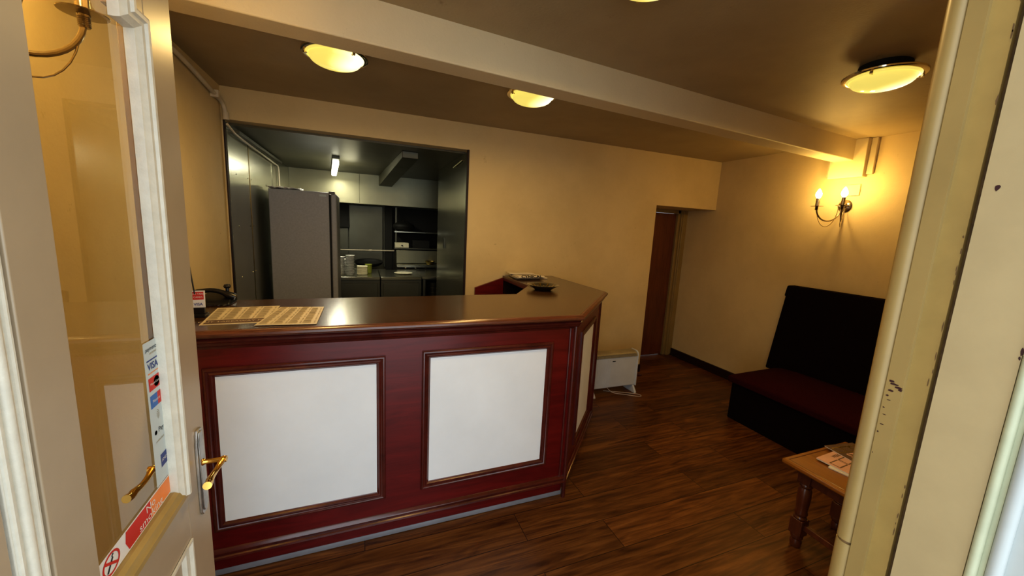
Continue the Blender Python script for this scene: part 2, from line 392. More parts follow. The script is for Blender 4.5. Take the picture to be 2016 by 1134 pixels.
# ------------------------------------------------------------------ open glazed door leaf
DX = -.400; DB = -.444
GZ0, GZ1, GS = .925, 2.22, 1.972          # glazing rebate bottom, top, shoulder
GY0, GY1, GY2 = .733, 1.050, 1.003
door = MB()
door.box(DB, DX, .650, GY0, .01, 2.34)                      # hinge stile
door.box(DB, DX, GY1, 1.175, .01, 2.34)                     # lock stile
door.box(DB, DX, GY0, GY1, GZ1, 2.34)                       # top rail
door.box(DB, DX, GY2, GY1, GS, GZ1)                         # shoulder block
door.box(DB, DX, GY0, GY1, .80, GZ0)                        # lock rail
door.box(DB, DX, GY0, GY1, .01, .22)                        # bottom rail
door.box(DB+.01, DX-.012, GY0, GY1, .22, .80)               # lower panel
leaf = struct(door.build('door_1', 'leaf', bevel=.002), 'open cream entrance door leaf with tall glass pane and brass lever')
def strip(mb, pts, prof, mi=0):
    """sweep profile (a = toward glass, b = out of face +x) along a path in the yz plane, pts=(y,z), glass on left of travel"""
    P = [Vector((0, p[0], p[1])) for p in pts]; n = len(prof); vs = []
    for i, p in enumerate(P):
        d0 = (P[i]-P[i-1]).normalized() if i else (P[1]-P[0]).normalized()
        d1 = (P[i+1]-P[i]).normalized() if i < len(P)-1 else d0
        n0 = Vector((0, -d0.z, d0.y)); n1 = Vector((0, -d1.z, d1.y)); m = (n0+n1).normalized(); k = 1/max(.3, m.dot(n0))
        for a, b in prof: q = p+m*(a*k); vs.append((DX+b, q.y, q.z))
    fs = [(i*n+j, (i+1)*n+j, (i+1)*n+j+1, i*n+j+1) for i in range(len(P)-1) for j in range(n-1)]
    mb.add(vs, fs, mi)
BP = [(-.004, -.002), (-.004, .007), (.002, .010), (.008, .009), (.011, .004), (.018, .003), (.024, -.003), (.028, -.005), (.030, -.014), (.030, -.0215)]
g = MB(); strip(g, [(GY1, GZ0), (GY1, GS), (GY2, GS), (GY2, GZ1)], BP)
g.build('glazing_bead', 'leafwhite', leaf)
g = MB(); strip(g, [(GY0, GZ0), (GY1, GZ0)], [(-.004, -.002), (-.004, .004), (.006, .003), (.010, -.001), (.020, -.004), (.026, -.012), (.026, -.022)])
plabel(g.build('glazing_bead', 'sill', leaf), 'yellowed bottom glazing bead')
g = MB(); strip(g, [(GY0, GZ1), (GY0, GZ0)], [(.0, -.002), (.002, -.006), (.012, -.016), (.012, -.022)])
g.build('glazing_bead', 'leafwhite', leaf)
g = MB(); g.quad((-.422, GY0-.004, GZ0-.002), (-.422, GY1+.002, GZ0-.002), (-.422, GY1+.002, GZ1+.002), (-.422, GY0-.004, GZ1+.002))
g.build('glass_pane', 'glass', leaf)
g = MB(); strip(g, [(GY1, .22), (GY1, .80), (GY0, .80), (GY0, .22), (GY1, .22)], [(0, 0), (.0, .004), (.006, .004), (.012, -.002), (.024, -.004), (.030, -.012)])
g.build('panel_moulding', 'leafwhite', leaf)
# lever handles, both faces
def lever(sgn, x0):
    e = bpy.data.objects.new('door_handle', None); COL.objects.link(e); e.location = (x0, 1.13, .954); e.parent = leaf
    e.empty_display_size = .03
    p = MB()
    out = []
    for (yy, zz) in [(-.021, -.130), (-.013, -.142), (.013, -.142), (.021, -.130), (.021, .060), (.017, .068), (.017, .084), (.011, .094), (-.011, .094), (-.017, .084), (-.017, .068), (-.021, .060)]: out.append((yy, zz))
    mat = Matrix(((0, 0, sgn, 0), (1, 0, 0, 0), (0, 1, 0, 0), (0, 0, 0, 1)))
    p.prism(out, 0, .006, 0, mat); p.prism([(a*.72, b*.93) for a, b in out], .006, .0085, 0, mat)
    o = p.build('back_plate', 'wornbrass', e, bevel=.0015)
    p = MB(); p.lathe([(.0, .0), (.011, 0), (.012, .006), (.008, .010), (.0065, .014), (.006, .045), (.008, .050), (.008, .060), (.0, .060)], 20, 0, mat)
    p.build('spindle_neck', 'brass', e)
    p = MB()
    pts = []; rad = []
    for k in range(15):
        t = k/14
        yy = .004-.118*t; zz = .000+.010*math.sin(PI*t)*(-.6)+(.006*t) - (.004 if t > .8 else 0)
        xx = .052-.004*math.sin(PI*t)
        pts.append((sgn*xx, yy, zz)); rad.append(.0085-.0025*math.sin(PI*min(1, t*1.1))+.001*t)
    p.tube(pts, rad, 12)
    p.build('lever', 'brass', e)
    return e
lever(1, DX); plabel(lever(-1, DB), 'lever handle on the far face, seen through the glass')
# payment card sticker on the glass
SX = -.4195
def pt(y, z, dx=0): return (SX+dx, y, z)
s = MB(); y0, y1 = .968, 1.030
s.quad(pt(y0, 1.00), pt(y1, 1.00), pt(y1, 1.325), pt(y0, 1.325), 0)
B_ = lambda y, z: basis(pt(y, z, .0006), (0, 1, 0), (0, 0, 1))
yc = (y0+y1)/2
def rect(mb, y, z, w_, h_, mi, dx=.0003): mb.quad(pt(y-w_/2, z-h_/2, dx), pt(y+w_/2, z-h_/2, dx), pt(y+w_/2, z+h_/2, dx), pt(y-w_/2, z+h_/2, dx), mi)
add_text(s, 'payments', .0125, B_(yc, 1.309), 1); add_text(s, 'accepted', .008, B_(yc+.005, 1.299), 5)
rect(s, yc, 1.284, .046, .003, 4)
add_text(s, 'VISA', .021, B_(yc, 1.270), 4, bold=.0004)
rect(s, yc, 1.256, .044, .0022, 7)
rect(s, yc, 1.232, .046, .029, 2)
s.lathe([(0, 0), (.0115, 0)], 20, 7, T() @ basis(pt(yc+.009, 1.232, .0005), (0, 1, 0), (0, 0, 1)))
add_text(s, 'MasterCard', .0075, basis(pt(yc, 1.232, .0009), (0, 1, 0), (0, 0, 1)), 6)
rect(s, yc-.008, 1.193, .030, .029, 3); rect(s, yc+.015, 1.193, .016, .029, 2)
add_text(s, 'Maestro', .0095, basis(pt(yc, 1.193, .0009), (0, 1, 0), (0, 0, 1)), 6)
for r in (.004, .008, .012):
    for k in range(8):
        a0 = -1+2*k/8; a1 = -1+2*(k+1)/8
        q = lambda rr, a: pt(yc-.006+rr*math.cos(a), 1.158+rr*math.sin(a), .0004)
        s.quad(q(r, a0), q(r+.0014, a0), q(r+.0014, a1), q(r, a1), 5)
s.lathe([(0, 0), (.005, 0)], 14, 1, basis(pt(yc-.014, 1.121, .0004), (0, 1, 0), (0, 0, 1)))
add_text(s, 'Pay', .016, B_(yc+.008, 1.122), 1)
add_text(s, 'contactless', .008, B_(yc, 1.10), 5)
rect(s, yc+.010, 1.048, .030, .030, 4); add_text(s, 'AMEX', .010, basis(pt(yc+.010, 1.048, .0009), (0, 1, 0), (0, 0, 1)), 6)
plabel(s.build('card_sticker', ['stickerw', 'ink', 'redink', 'blue', 'navy', 'inkgrey', 'paperw', 'orange'], leaf, smooth=False), 'pale strip sticker listing accepted payment cards')
# no smoking sign
s = MB(); ya, yb2, za, zb = .752, 1.028, .952, .9985
s.quad(pt(ya, za), pt(yb2, za), pt(yb2, zb), pt(ya, zb), 0)
yo = .845; n = 14
s.add([pt(yo, zb-.003, .0003), pt(yo-.004, (za+zb)/2, .0003), pt(yo+.006, za+.003, .0003), pt(.935, za+.003, .0003), pt(.935, zb-.003, .0003)], [(0, 1, 2, 3, 4)], 1)
s.quad(pt(.935, za+.003, .0003), pt(yb2-.003, za+.003, .0003), pt(yb2-.003, zb-.003, .0003), pt(.935, zb-.003, .0003), 2)
add_text(s, 'No', .022, basis(pt(.935, .984, .0008), (0, 1, 0), (0, 0, 1)), 0, 1.3)
add_text(s, 'smoking', .022, basis(pt(.935, .965, .0008), (0, 1, 0), (0, 0, 1)), 0, 1.3)
cy, cz = .797, .9755
for k in range(32):
    a0 = 2*PI*k/32; a1 = 2*PI*(k+1)/32
    q = lambda rr, a: pt(cy+rr*1.25*math.cos(a), cz+rr*math.sin(a), .0005)
    s.quad(q(.0165, a0), q(.0205, a0), q(.0205, a1), q(.0165, a1), 1)
s.quad(pt(cy-.019, cz+.009, .0006), pt(cy-.015, cz+.0125, .0006), pt(cy+.019, cz-.009, .0006), pt(cy+.015, cz-.0125, .0006), 1)
s.quad(pt(cy-.014, cz-.010, .0004), pt(cy-.010, cz-.013, .0004), pt(cy+.006, cz+.006, .0004), pt(cy+.002, cz+.009, .0004), 3)
s.tube([pt(cy+.004, cz+.008, .001), pt(cy+.002, cz+.012, .001), pt(cy+.006, cz+.015, .001)], .0008, 6, 3)
plabel(s.build('no_smoking_sign', ['paperw', 'redink', 'orange', 'ink'], leaf, smooth=False), 'red and orange no smoking sticker along the bottom of the glass')

# ------------------------------------------------------------------ reception counter
A_, B2, C_, D_ = (XL+.01, 1.80), (1.125, 1.80), (1.759, 2.480), (1.759, YB-.004)
ctr = empty('reception_counter', (.4, 2.1, 0), 'dark red mahogany reception counter with white panels and angled right end', 'counter')
def cbuild(mb, name, mats, **kw): 
    o = mb.build(name, mats, None, **kw); o.parent = ctr; o.matrix_parent_inverse = Matrix.Translation((-.4, -2.1, 0)); return o
def off(o):   # outward offset of the front path
    # front edge y-o, chamfer offset, side x+o
    d = Vector((C_[0]-B2[0], C_[1]-B2[1])).normalized(); nrm = Vector((d.y, -d.x))
    ang = math.atan2(d.y, d.x)/2; k = math.tan(ang)
    b = (B2[0]+o*k, B2[1]-o); ang2 = (PI/2-math.atan2(d.y, d.x))/2
    c = (C_[0]+o, C_[1]-o*math.tan(ang2))
    return [(A_[0], A_[1]-o), b, c, (D_[0]+o, D_[1])]
b = MB(); o0 = off(0); oi = off(-.03)
b.prism(o0+oi[::-1], .10, 1.085)
b.prism(off(-.035)+off(-.06)[::-1], 0.0, .10)
b.prism(off(-.02)+off(-.035)[::-1], .028, .10)
cbuild(b, 'counter_body', 'red')
b = MB(); b.sweep([(*p, 0) for p in off(-.022)], [(0, .0), (.006, .004), (.008, .018), (.004, .028), (0, .03)])
cbuild(b, 'floor_strip', 'greystrip')
b = MB(); b.sweep([(*p, .098) for p in o0], [(-.01, 0), (.010, 0), (.016, .006), (.014, .014), (.008, .018), (.010, .026), (.013, .034), (.009, .044), (.002, .050), (-.01, .050)])
cbuild(b, 'skirting_moulding', 'redmould')
b = MB(); b.sweep([(*p, 1.056) for p in o0], [(-.01, 0), (.002, 0), (.006, .010), (.010, .014), (.020, .018), (.026, .030), (-.01, .030)])
cbuild(b, 'cornice_moulding', 'redmould')
# top
INN = [(1.265, YB-.004), (1.265, 2.80), (1.015, 2.44), (A_[0], 2.40)]
b = MB(); b.prism(off(.020)+INN, 1.108, 1.140)
cbuild(b, 'countertop', 'top', bevel=.001)
b = MB(); b.sweep([(*p, 1.086) for p in o0], [(-.02, 0), (.026, 0), (.031, .005), (.032, .011), (.028, .017), (.024, .0205), (.024, .024), (-.02, .024)])
cbuild(b, 'under_moulding', 'redmould')  # darker wood than the lip, painting in the shadow below it
b = MB(); b.sweep([(*p, 1.086) for p in o0], [(.018, .0245), (.034, .0245), (.044, .027), (.048, .034), (.046, .043), (.040, .0485), (.032, .051), (.030, .0535), (.0205, .0542)])
cbuild(b, 'countertop_lip', 'lip')
b = MB(); b.box(1.265-.004, 1.265, 2.8, YB-.01, 1.10, 1.142)
cbuild(b, 'return_edge', 'redmould')
# panels
PROF = [(0, 0), (0, .008), (.005, .014), (.011, .015), (.016, .010), (.020, .009), (.026, .013), (.031, .011), (.036, .004), (.040, .0015), (.040, 0)]
for x0, x1, z0, z1 in ((-.602, .099, .236, .978), (.270, .988, .243, .988)):
    b = MB(); b.frame((x0, 1.80, z0), (1, 0, 0), (0, 0, 1), (0, -1, 0), x1-x0, z1-z0, PROF)
    cbuild(b, 'panel_moulding', 'redmould')
    b = MB(); b.box(x0+.039, x1-.039, 1.7985, 1.80, z0+.039, z1-.039)
    cbuild(b, 'white_panel', 'white')
U = Vector((C_[0]-B2[0], C_[1]-B2[1], 0)).normalized(); NN = Vector((U.y, -U.x, 0))
b = MB(); b.frame(Vector((B2[0], B2[1], .235))+U*.185, U, (0, 0, 1), NN, .50, .755, PROF)
cbuild(b, 'panel_moulding', 'redmould')
mm = basis(Vector((B2[0], B2[1], .235))+U*.185, U, (0, 0, 1))
b = MB(); b.box(.039, .461, .039, .716, -.001, .0015, 0, mm)
cbuild(b, 'white_panel', 'white')
q = off(.002)[1]; b = MB(); b.tube([(q[0], q[1], .0), (q[0], q[1], 1.07)], .013, 12); cbuild(b, 'corner_post', 'redmould')
b = MB(); b.tube([(B2[0]-.035, 1.797, .14), (B2[0]-.035, 1.797, 1.06)], .006, 8); cbuild(b, 'corner_bead', 'redmould')
p_ = Vector((B2[0], B2[1], 0))+U*.04+NN*.002; b = MB(); b.tube([(p_.x, p_.y, .14), (p_.x, p_.y, 1.06)], .006, 8); cbuild(b, 'corner_bead', 'redmould')
p_ = Vector((C_[0], C_[1], 0)); b = MB(); b.tube([(p_.x, p_.y, .1), (p_.x, p_.y, 1.07)], .010, 10); cbuild(b, 'corner_post', 'redmould')
# inner shelves and sloping shelf side
b = MB(); b.add([(1.265, YB-.03, 1.125), (.985, YB-.03, 1.03), (.985, YB-.03, .2), (1.265, YB-.03, .2), (1.265, YB-.006, 1.125), (.985, YB-.006, 1.03), (.985, YB-.006, .2), (1.265, YB-.006, .2)],
                [(0, 1, 2, 3), (7, 6, 5, 4), (0, 4, 5, 1), (1, 5, 6, 2), (2, 6, 7, 3), (3, 7, 4, 0)])
cbuild(b, 'shelf_side', 'red', bevel=.002)
b = MB(); b.box(1.27, 1.72, YB-.028, YB-.01, .2, 1.10); cbuild(b, 'shade_board', 'skirt')  # dark board added to paint the shade inside the return
b = MB(); b.box(.99, 1.72, 2.86, YB-.03, .95, .97).box(.99, 1.72, 2.86, YB-.03, .5, .52); b.box(XL+.02, 1.0, 1.84, 2.34, .85, .87)
cbuild(b, 'inner_shelf', 'redmould')

# ------------------------------------------------------------------ things on the counter
ZT = 1.1405
def menu(name, corners, label, seed, z, banner):
    random.seed(seed)
    P = [Vector((x, y, 0)) for x, y in corners]          # back-left, back-right, front-right, front-left
    def at(u, v, dz): p = (P[3]*(1-u)+P[2]*u)*(1-v)+(P[0]*(1-u)+P[1]*u)*v; return (p.x, p.y, z+dz)
    mb = MB()
    k = [at(0, 0, 0), at(1, 0, 0), at(1, 1, 0), at(0, 1, 0), at(0, 0, .0012), at(1, 0, .0012), at(1, 1, .0012), at(0, 1, .0012)]
    mb.add(k, [(3, 2, 1, 0), (4, 5, 6, 7), (0, 1, 5, 4), (1, 2, 6, 5), (2, 3, 7, 6), (3, 0, 4, 7)], 0)
    def blk(u0, u1, v0, v1, mi): mb.quad(at(u0, v0, .0016), at(u1, v0, .0016), at(u1, v1, .0016), at(u0, v1, .0016), mi)
    v0_ = .06
    if banner:
        blk(.04, .96, .04, .24, 2); v0_ = .27
        # pale lettering bars of the banner
        m = basis(at(.42, .14, .0019), P[2]-P[3], P[0]-P[3]); add_text(mb, 'EAT OUT TAKEAWAY MENU', .026, m, 0)
    for c in range(4):
        u0 = .03+c*.24; u1 = u0+.225; v = v0_
        while v < .92:
            hgt = random.uniform(.05, .11)
            blk(u0, u0+.12, v+hgt+.014, v+hgt+.03, 2)
            r = v
            while r < v+hgt:
                blk(u0, u0+random.uniform(.13, .15), r, r+.011, 1); blk(u1-.035, u1-.01, r, r+.011, 1); r += .02
            v += hgt+.055
    o = mb.build(name, ['menu', 'inkgrey', 'inkbrown'], smooth=False)
    return tag(o, label, 'menu')
menu('menu_sheet', [(-.655, 2.20), (-.395, 2.22), (-.385, 1.87), (-.622, 1.86)], 'printed menu sheet with dark banner, under another sheet on the counter', 5, ZT, True)
menu('menu_sheet', [(-.385, 2.175), (-.185, 2.155), (-.186, 1.80), (-.420, 1.815)], 'printed menu sheet with four columns of small text, lying on top at the right', 6, ZT+.0024, False)
# ashtray / dish
a = empty('patterned_dish', (1.30, 2.60, ZT), 'round dark glazed dish with gold pattern on the counter corner', 'dish')
b = MB(); b.lathe([(.0, 0), (.045, 0), (.052, .004), (.078, .022), (.092, .030), (.094, .033), (.088, .033), (.070, .024), (.045, .009), (0, .008)], 40)
for k in range(20):
    g_ = 2*PI*k/26; b.add([(.075*math.cos(g_), .075*math.sin(g_), .012), (.094*math.cos(g_-.06), .094*math.sin(g_-.06), .026), (.094*math.cos(g_+.06), .094*math.sin(g_+.06), .026), (.088*math.cos(g_), .088*math.sin(g_), .020)], [(0, 1, 3), (0, 3, 2), (1, 2, 3), (0, 2, 1)])
b.build('bowl', 'ash', a)
b = MB()
for k in range(18):
    g_ = 2*PI*k/18; r0, r1 = .050, .080+(.006 if k % 2 else -.006)
    b.add([(r0*math.cos(g_-.05), r0*math.sin(g_-.05), .0135), (r1*math.cos(g_-.10), r1*math.sin(g_-.10), .0305), (r1*math.cos(g_+.06), r1*math.sin(g_+.06), .0305), (r0*math.cos(g_+.03), r0*math.sin(g_+.03), .0135)], [(0, 1, 2, 3)])
b.build('gold_pattern', 'gold', a, smooth=False)
a.scale = (1.32, 1.32, 1.25)
# newspapers: folded, overlapping
def news(loc, rz, w_, d_, hgt, label, text=None, name='newspaper'):
    e = empty(name, loc, label, 'newspaper', rz=rz)
    mb = MB()
    n = 5
    for k in range(n):
        z0 = k*hgt/n; s_ = random.uniform(-.006, .006)
        mb.box(-w_/2+s_, w_/2+s_*.5, -d_/2+abs(s_), d_/2, z0, z0+hgt/n*.8)
    # rounded front fold
    pts = [(-w_/2, -d_/2, hgt/2), (w_/2, -d_/2, hgt/2)]
    mb.tube(pts, hgt/2, 12)
    mb.build('pages', 'paper', e, bevel=.001)
    if text:
        t = MB(); add_text(t, text, hgt*1.7, basis((0, -d_/2-hgt*.47, hgt*.80), (1, 0, 0), (0, .62, .78)), 0, 1.35, .0014)
        t.build('headline', 'ink', e, smooth=False)
    return e
news((1.475, 3.275, ZT), -.05, .32, .17, .012, 'pale newspaper lying at the bottom of the pile on the counter return')
news((1.43, 3.20, ZT+.0135), .06, .27, .17, .022, 'folded newspaper with large black headline letters facing the room', 'CYNICAL')
news((1.39, 3.29, ZT+.037), -.12, .24, .15, .010, 'buff newspaper lying topmost on the pile by the wall')
# telephone
t = empty('telephone', (-.70, 2.315, ZT), 'black desk telephone with handset at the left end of the counter', 'telephone')
b = MB(); b.add([(-.09, -.07, 0), (.09, -.07, 0), (.09, .07, 0), (-.09, .07, 0), (-.085, -.065, .018), (.085, -.065, .018), (.08, .06, .07), (-.05, .06, .07)], [(3, 2, 1, 0), (4, 5, 6, 7), (0, 1, 5, 4), (1, 2, 6, 5), (2, 3, 7, 6), (3, 0, 4, 7)])
b.build('base', 'dark', t, bevel=.006)
t.scale = (.9, .9, .72)
b = MB(); pts = [(-.10+.2*k/12, -.0, .045+.052*math.sin(PI*min(1, (k+1.5)/13))) for k in range(13)]
b.tube(pts, [.022, .025, .024, .018, .016, .016, .016, .016, .016, .018, .024, .026, .022], 12)
b.build('handset', 'dark', t)
b = MB(); b.lathe([(0, -.012), (.014, -.012), (.019, 0), (.014, .014), (0, .017)], 16, 0, T(.055, .03, .118)); b.tube([(.055, .03, .06), (.055, .03, .118)], .009, 8)
b.build('cradle_knob', 'dark', t)
b = MB(); b.tube([(-.085+.006*k, -.085+.004*math.sin(k*1.7), .008+.002*math.cos(k*1.7)) for k in range(28)], .004, 6)
b.build('cord', 'dark', t)
# card payment sign
c = empty('payment_sign', (-.675, 2.03, ZT), 'small leaning sign with red block and VISA mark beside the door edge', 'sign')
mt = T(0, 0, 0, .1, -.10, 0)
b = MB(); b.box(-.024, .024, 0, .006, .035, .115, 0, mt)
b.quad((-.02, -.0004, .075), (.02, -.0004, .075), (.02, -.0004, .11), (-.02, -.0004, .11), 1, mt)
add_text(b, 'WE TAKE', .010, mt @ basis((0, -.001, .100), (1, 0, 0), (0, 0, 1)), 0); add_text(b, 'CARDS', .010, mt @ basis((0, -.001, .086), (1, 0, 0), (0, 0, 1)), 0)
add_text(b, 'VISA', .016, mt @ basis((0, -.001, .054), (1, 0, 0), (0, 0, 1)), 2, bold=.0003)
b.build('card_face', ['paperw', 'redink', 'navy'], c, smooth=False)
b = MB(); b.box(-.03, .03, -.025, .03, 0, .012).box(-.02, .024, -.004, .012, 0, .04); b.tube([(-.012, .008, .1), (-.03, .03, .22)], .003, 8)
b.build('stand', 'dark', c, bevel=.001)
# white cup-like paper in the return corner
wp = MB(); wp.box(-.05, .05, -.035, .035, 0, .006, 0, T(0, 0, 0, .2)).box(-.045, .045, -.03, .03, .006, .05, 0, T(0, 0, 0, .3))
tag(wp.build('notepad', 'paperw', loc=None), 'white notepad on the shelf behind the counter corner', 'notepad').location = (1.25, 2.98, .971)

# ------------------------------------------------------------------ heater
ht = empty('convector_heater', (2.33, 3.0, 0), 'white electric convector heater on feet against the hatch wall', 'heater')
b = MB(); b.box(-.30, .27, -.05, .05, .075, .385)
b.build('casing', 'heater', ht, bevel=.008)
b = MB()
pr = []
for k in range(9):
    a0 = PI/2*k/8; pr.append((-.055*math.cos(a0), .385+.045*math.sin(a0)))
pr += [(.05, .43), (.05, .385)]
n = len(pr); vs = [(x, y, z) for x in (-.30, .262) for y, z in pr]
b.add(vs, [tuple(range(n)), tuple(range(n, 2*n))[::-1]]+[(i, (i+1) % n, n+(i+1) % n, n+i) for i in range(n)])
for k in range(40): b.box(-.295+k*.0137, -.2905+k*.0137, -.0565, -.040, .385, .415)
b.build('top_grille', 'heatgr', ht)
b = MB(); 
for k in range(10):
    a0 = PI/2*k/9
    pass
b.prism([(-.062, .07), (-.062, .39), (-.058, .41), (-.045, .428), (-.03, .436), (.055, .436), (.055, .07)], .262, .275, 0, Matrix(((0, 0, 1, 0), (1, 0, 0, 0), (0, 1, 0, 0), (0, 0, 0, 1))))
b.build('end_cap', 'heater', ht, bevel=.004)
b = MB(); b.tube([(-.26+.001*k, -.0525, .09+.0) for k in range(2)], .001, 4)
for k in range(20): b.box(-.29+k*.0125, -.2885+k*.0125, -.0515, -.050, .09, .37)
b.box(-.035, .0, -.0525, -.05, .345, .352, 1)
b.build('front_ribs', ['heater', 'ink'], ht)
for sx in (-.24, .25):
    b = MB(); b.add([(sx-.014, -.09, 0), (sx+.014, -.09, 0), (sx+.014, .09, 0), (sx-.014, .09, 0), (sx-.012, -.085, .018), (sx+.012, -.085, .018), (sx+.012, .085, .018), (sx-.012, .085, .018), (sx-.010, -.04, .08), (sx+.010, -.04, .08), (sx+.010, .04, .08), (sx-.010, .04, .08)],
        [(3, 2, 1, 0), (0, 1, 5, 4), (1, 2, 6, 5), (2, 3, 7, 6), (3, 0, 4, 7), (4, 5, 9, 8), (5, 6, 10, 9), (6, 7, 11, 10), (7, 4, 8, 11), (8, 9, 10, 11)])
    b.build('foot', 'heater', ht, bevel=.003)
b = MB(); pts = []
ctl = [(-.05, .02, .075), (.02, -.02, .006), (.12, -.10, .006), (.22, -.17, .006), (.262, -.165, .006), (.245, -.12, .006), (.16, -.07, .006), (.05, -.01, .006), (-.05, .04, .006)]
def smooth_path(ctl, n=6):
    out = []; C4 = [Vector(c) for c in ctl]; C4 = [C4[0]]+C4+[C4[-1]]
    for i in range(1, len(C4)-2):
        for k in range(n):
            t_ = k/n; p0, p1, p2, p3 = C4[i-1:i+3]
            out.append(.5*((2*p1)+(p2-p0)*t_+(2*p0-5*p1+4*p2-p3)*t_*t_+(3*p1-p0-3*p2+p3)*t_**3))
    out.append(C4[-1]); return out
b.tube(smooth_path(ctl), .004, 8); b.build('power_cable', 'cable', ht)
# small dark wedge on floor by the corner
dw = MB(); dw.add([(-.05, -.02, 0), (.05, -.02, 0), (.05, .02, 0), (-.05, .02, 0), (-.05, -.02, .03), (-.05, .02, .03), (.05, -.02, .008), (.05, .02, .008)], [(3, 2, 1, 0), (4, 6, 7, 5), (0, 1, 6, 4), (1, 2, 7, 6), (2, 3, 5, 7), (3, 0, 4, 5)])
o = dw.build('door_wedge', 'redmould', bevel=.002); o.location = (2.93, 3.30, 0); tag(o, 'small dark wooden doorstop lying on the floor beside the heater', 'doorstop')

# ------------------------------------------------------------------ bench seat
sf = empty('bench_seat', (3.45, 1.6, 0), 'dark burgundy upholstered bench seat with tall leaning back by the wall', 'bench')
SB = Matrix.Translation((-3.45, -1.6, 0))
def sbuild(mb, name, m, **kw): o = mb.build(name, m, None, **kw); o.parent = sf; o.matrix_parent_inverse = SB; return o
b = MB(); b.box(3.085, 3.74, .62, 2.265, 0.0, .36); sbuild(b, 'base', 'fabricd', bevel=.008)
b = MB()
# seat cushion with crowned top
nx, ny = 8, 14; vs = []; fs = []
for i in range(nx+1):
    for k in range(ny+1):
        u, v_ = i/nx, k/ny
        x = 3.055+.66*u; y = .60+1.69*v_
        cr = (1-(2*u-1)**6)*(1-(2*v_-1)**10)
        vs.append((x, y, .395+.055*cr+.012*u))
nv = len(vs)
for i in range(nx):
    for k in range(ny): q = i*(ny+1)+k; fs.append((q, q+1, q+ny+2, q+ny+1))
per = [i*(ny+1) for i in range(nx+1)]+[nx*(ny+1)+k for k in range(1, ny+1)]+[i*(ny+1)+ny for i in range(nx-1, -1, -1)]+[k for k in range(ny-1, 0, -1)]
base = [(vs[p][0], vs[p][1], .34) for p in per]; vs += base
for a_ in range(len(per)): c2 = (a_+1) % len(per); fs.append((per[a_], per[c2], nv+c2, nv+a_))
fs.append(tuple(nv+i for i in range(len(per))))
b.add(vs, fs); sbuild(b, 'seat_cushion', 'fabric', bevel=.012, bseg=3)
b = MB(); # leaning backrest
y0_, y1_ = .60, 2.375
b.add([(3.66, y0_, .38), (3.75, y0_, .38), (3.90, y0_, 1.10), (3.79, y0_, 1.11), (3.66, y1_, .38), (3.75, y1_, .38), (3.90, y1_, 1.10), (3.79, y1_, 1.11)], [(0, 1, 2, 3), (7, 6, 5, 4), (0, 4, 5, 1), (1, 5, 6, 2), (2, 6, 7, 3), (3, 7, 4, 0)])
sbuild(b, 'backrest', 'fabricd', bevel=.015, bseg=3)
b = MB(); b.add([(3.785, y0_-.005, 1.085), (3.903, y0_-.005, 1.085), (3.915, y0_-.005, 1.19), (3.81, y0_-.005, 1.19), (3.785, y1_+.012, 1.085), (3.903, y1_+.012, 1.085), (3.915, y1_+.012, 1.19), (3.81, y1_+.012, 1.19)], [(0, 1, 2, 3), (7, 6, 5, 4), (0, 4, 5, 1), (1, 5, 6, 2), (2, 6, 7, 3), (3, 7, 4, 0)])
sbuild(b, 'backrest_roll', 'fabricd', bevel=.014, bseg=3)

# ------------------------------------------------------------------ coffee table
tb = empty('coffee_table', (2.32, .80, 0), 'low wooden coffee table with golden top and dark turned legs', 'table')
TB = Matrix.Translation((-2.32, -.80, 0))
def tbuild(mb, name, m, **kw): o = mb.build(name, m, None, **kw); o.parent = tb; o.matrix_parent_inverse = TB; return o
b = MB(); b.box(2.045, 2.595, .42, 1.165, .455, .480)
tbuild(b, 'tabletop', 'oak', bevel=.009, bseg=3)
b = MB(); b.frame((2.045, .42, .4803), (1, 0, 0), (0, 1, 0), (0, 0, 1), .55, .745, [(.022, 0), (.023, .0004), (.026, .0004), (.027, 0)])
plabel(tbuild(b, 'inlay_line', 'leg'), 'thin dark groove round the tabletop')
b = MB(); b.box(2.13, 2.51, .50, .52, .375, .455).box(2.13, 2.51, 1.075, 1.095, .375, .455).box(2.125, 2.145, .50, 1.09, .375, .455).box(2.495, 2.515, .50, 1.09, .375, .455)
tbuild(b, 'apron', 'leg')
b = MB(); b.box(2.13, 2.155, .50, 1.09, .115, .145).box(2.485, 2.51, .50, 1.09, .115, .145).box(2.13, 2.51, .78, .81, .115, .145)
tbuild(b, 'stretcher', 'leg', bevel=.003)
LP = [(.026, 0), (.027, .01), (.020, .03), (.024, .05), (.028, .065), (.028, .10)]
for x in (2.142, 2.498):
    for y in (.512, 1.083):
        b = MB(); m = T(x, y, 0)
        b.lathe([(.021, 0), (.025, .006), (.027, .03), (.022, .048), (.029, .056), (.029, .075)], 20, 0, m)
        b.box(-.03, .03, -.03, .03, .075, .165, 0, m)
        b.lathe([(.028, .165), (.030, .172), (.024, .182), (.029, .192), (.030, .20), (.025, .215), (.029, .25), (.031, .285), (.029, .33), (.023, .345), (.030, .352), (.030, .360), (.026, .368)], 24, 0, m)
        b.box(-.03, .03, -.03, .03, .368, .455, 0, m)
        tbuild(b, 'leg', 'leg', bevel=.002)
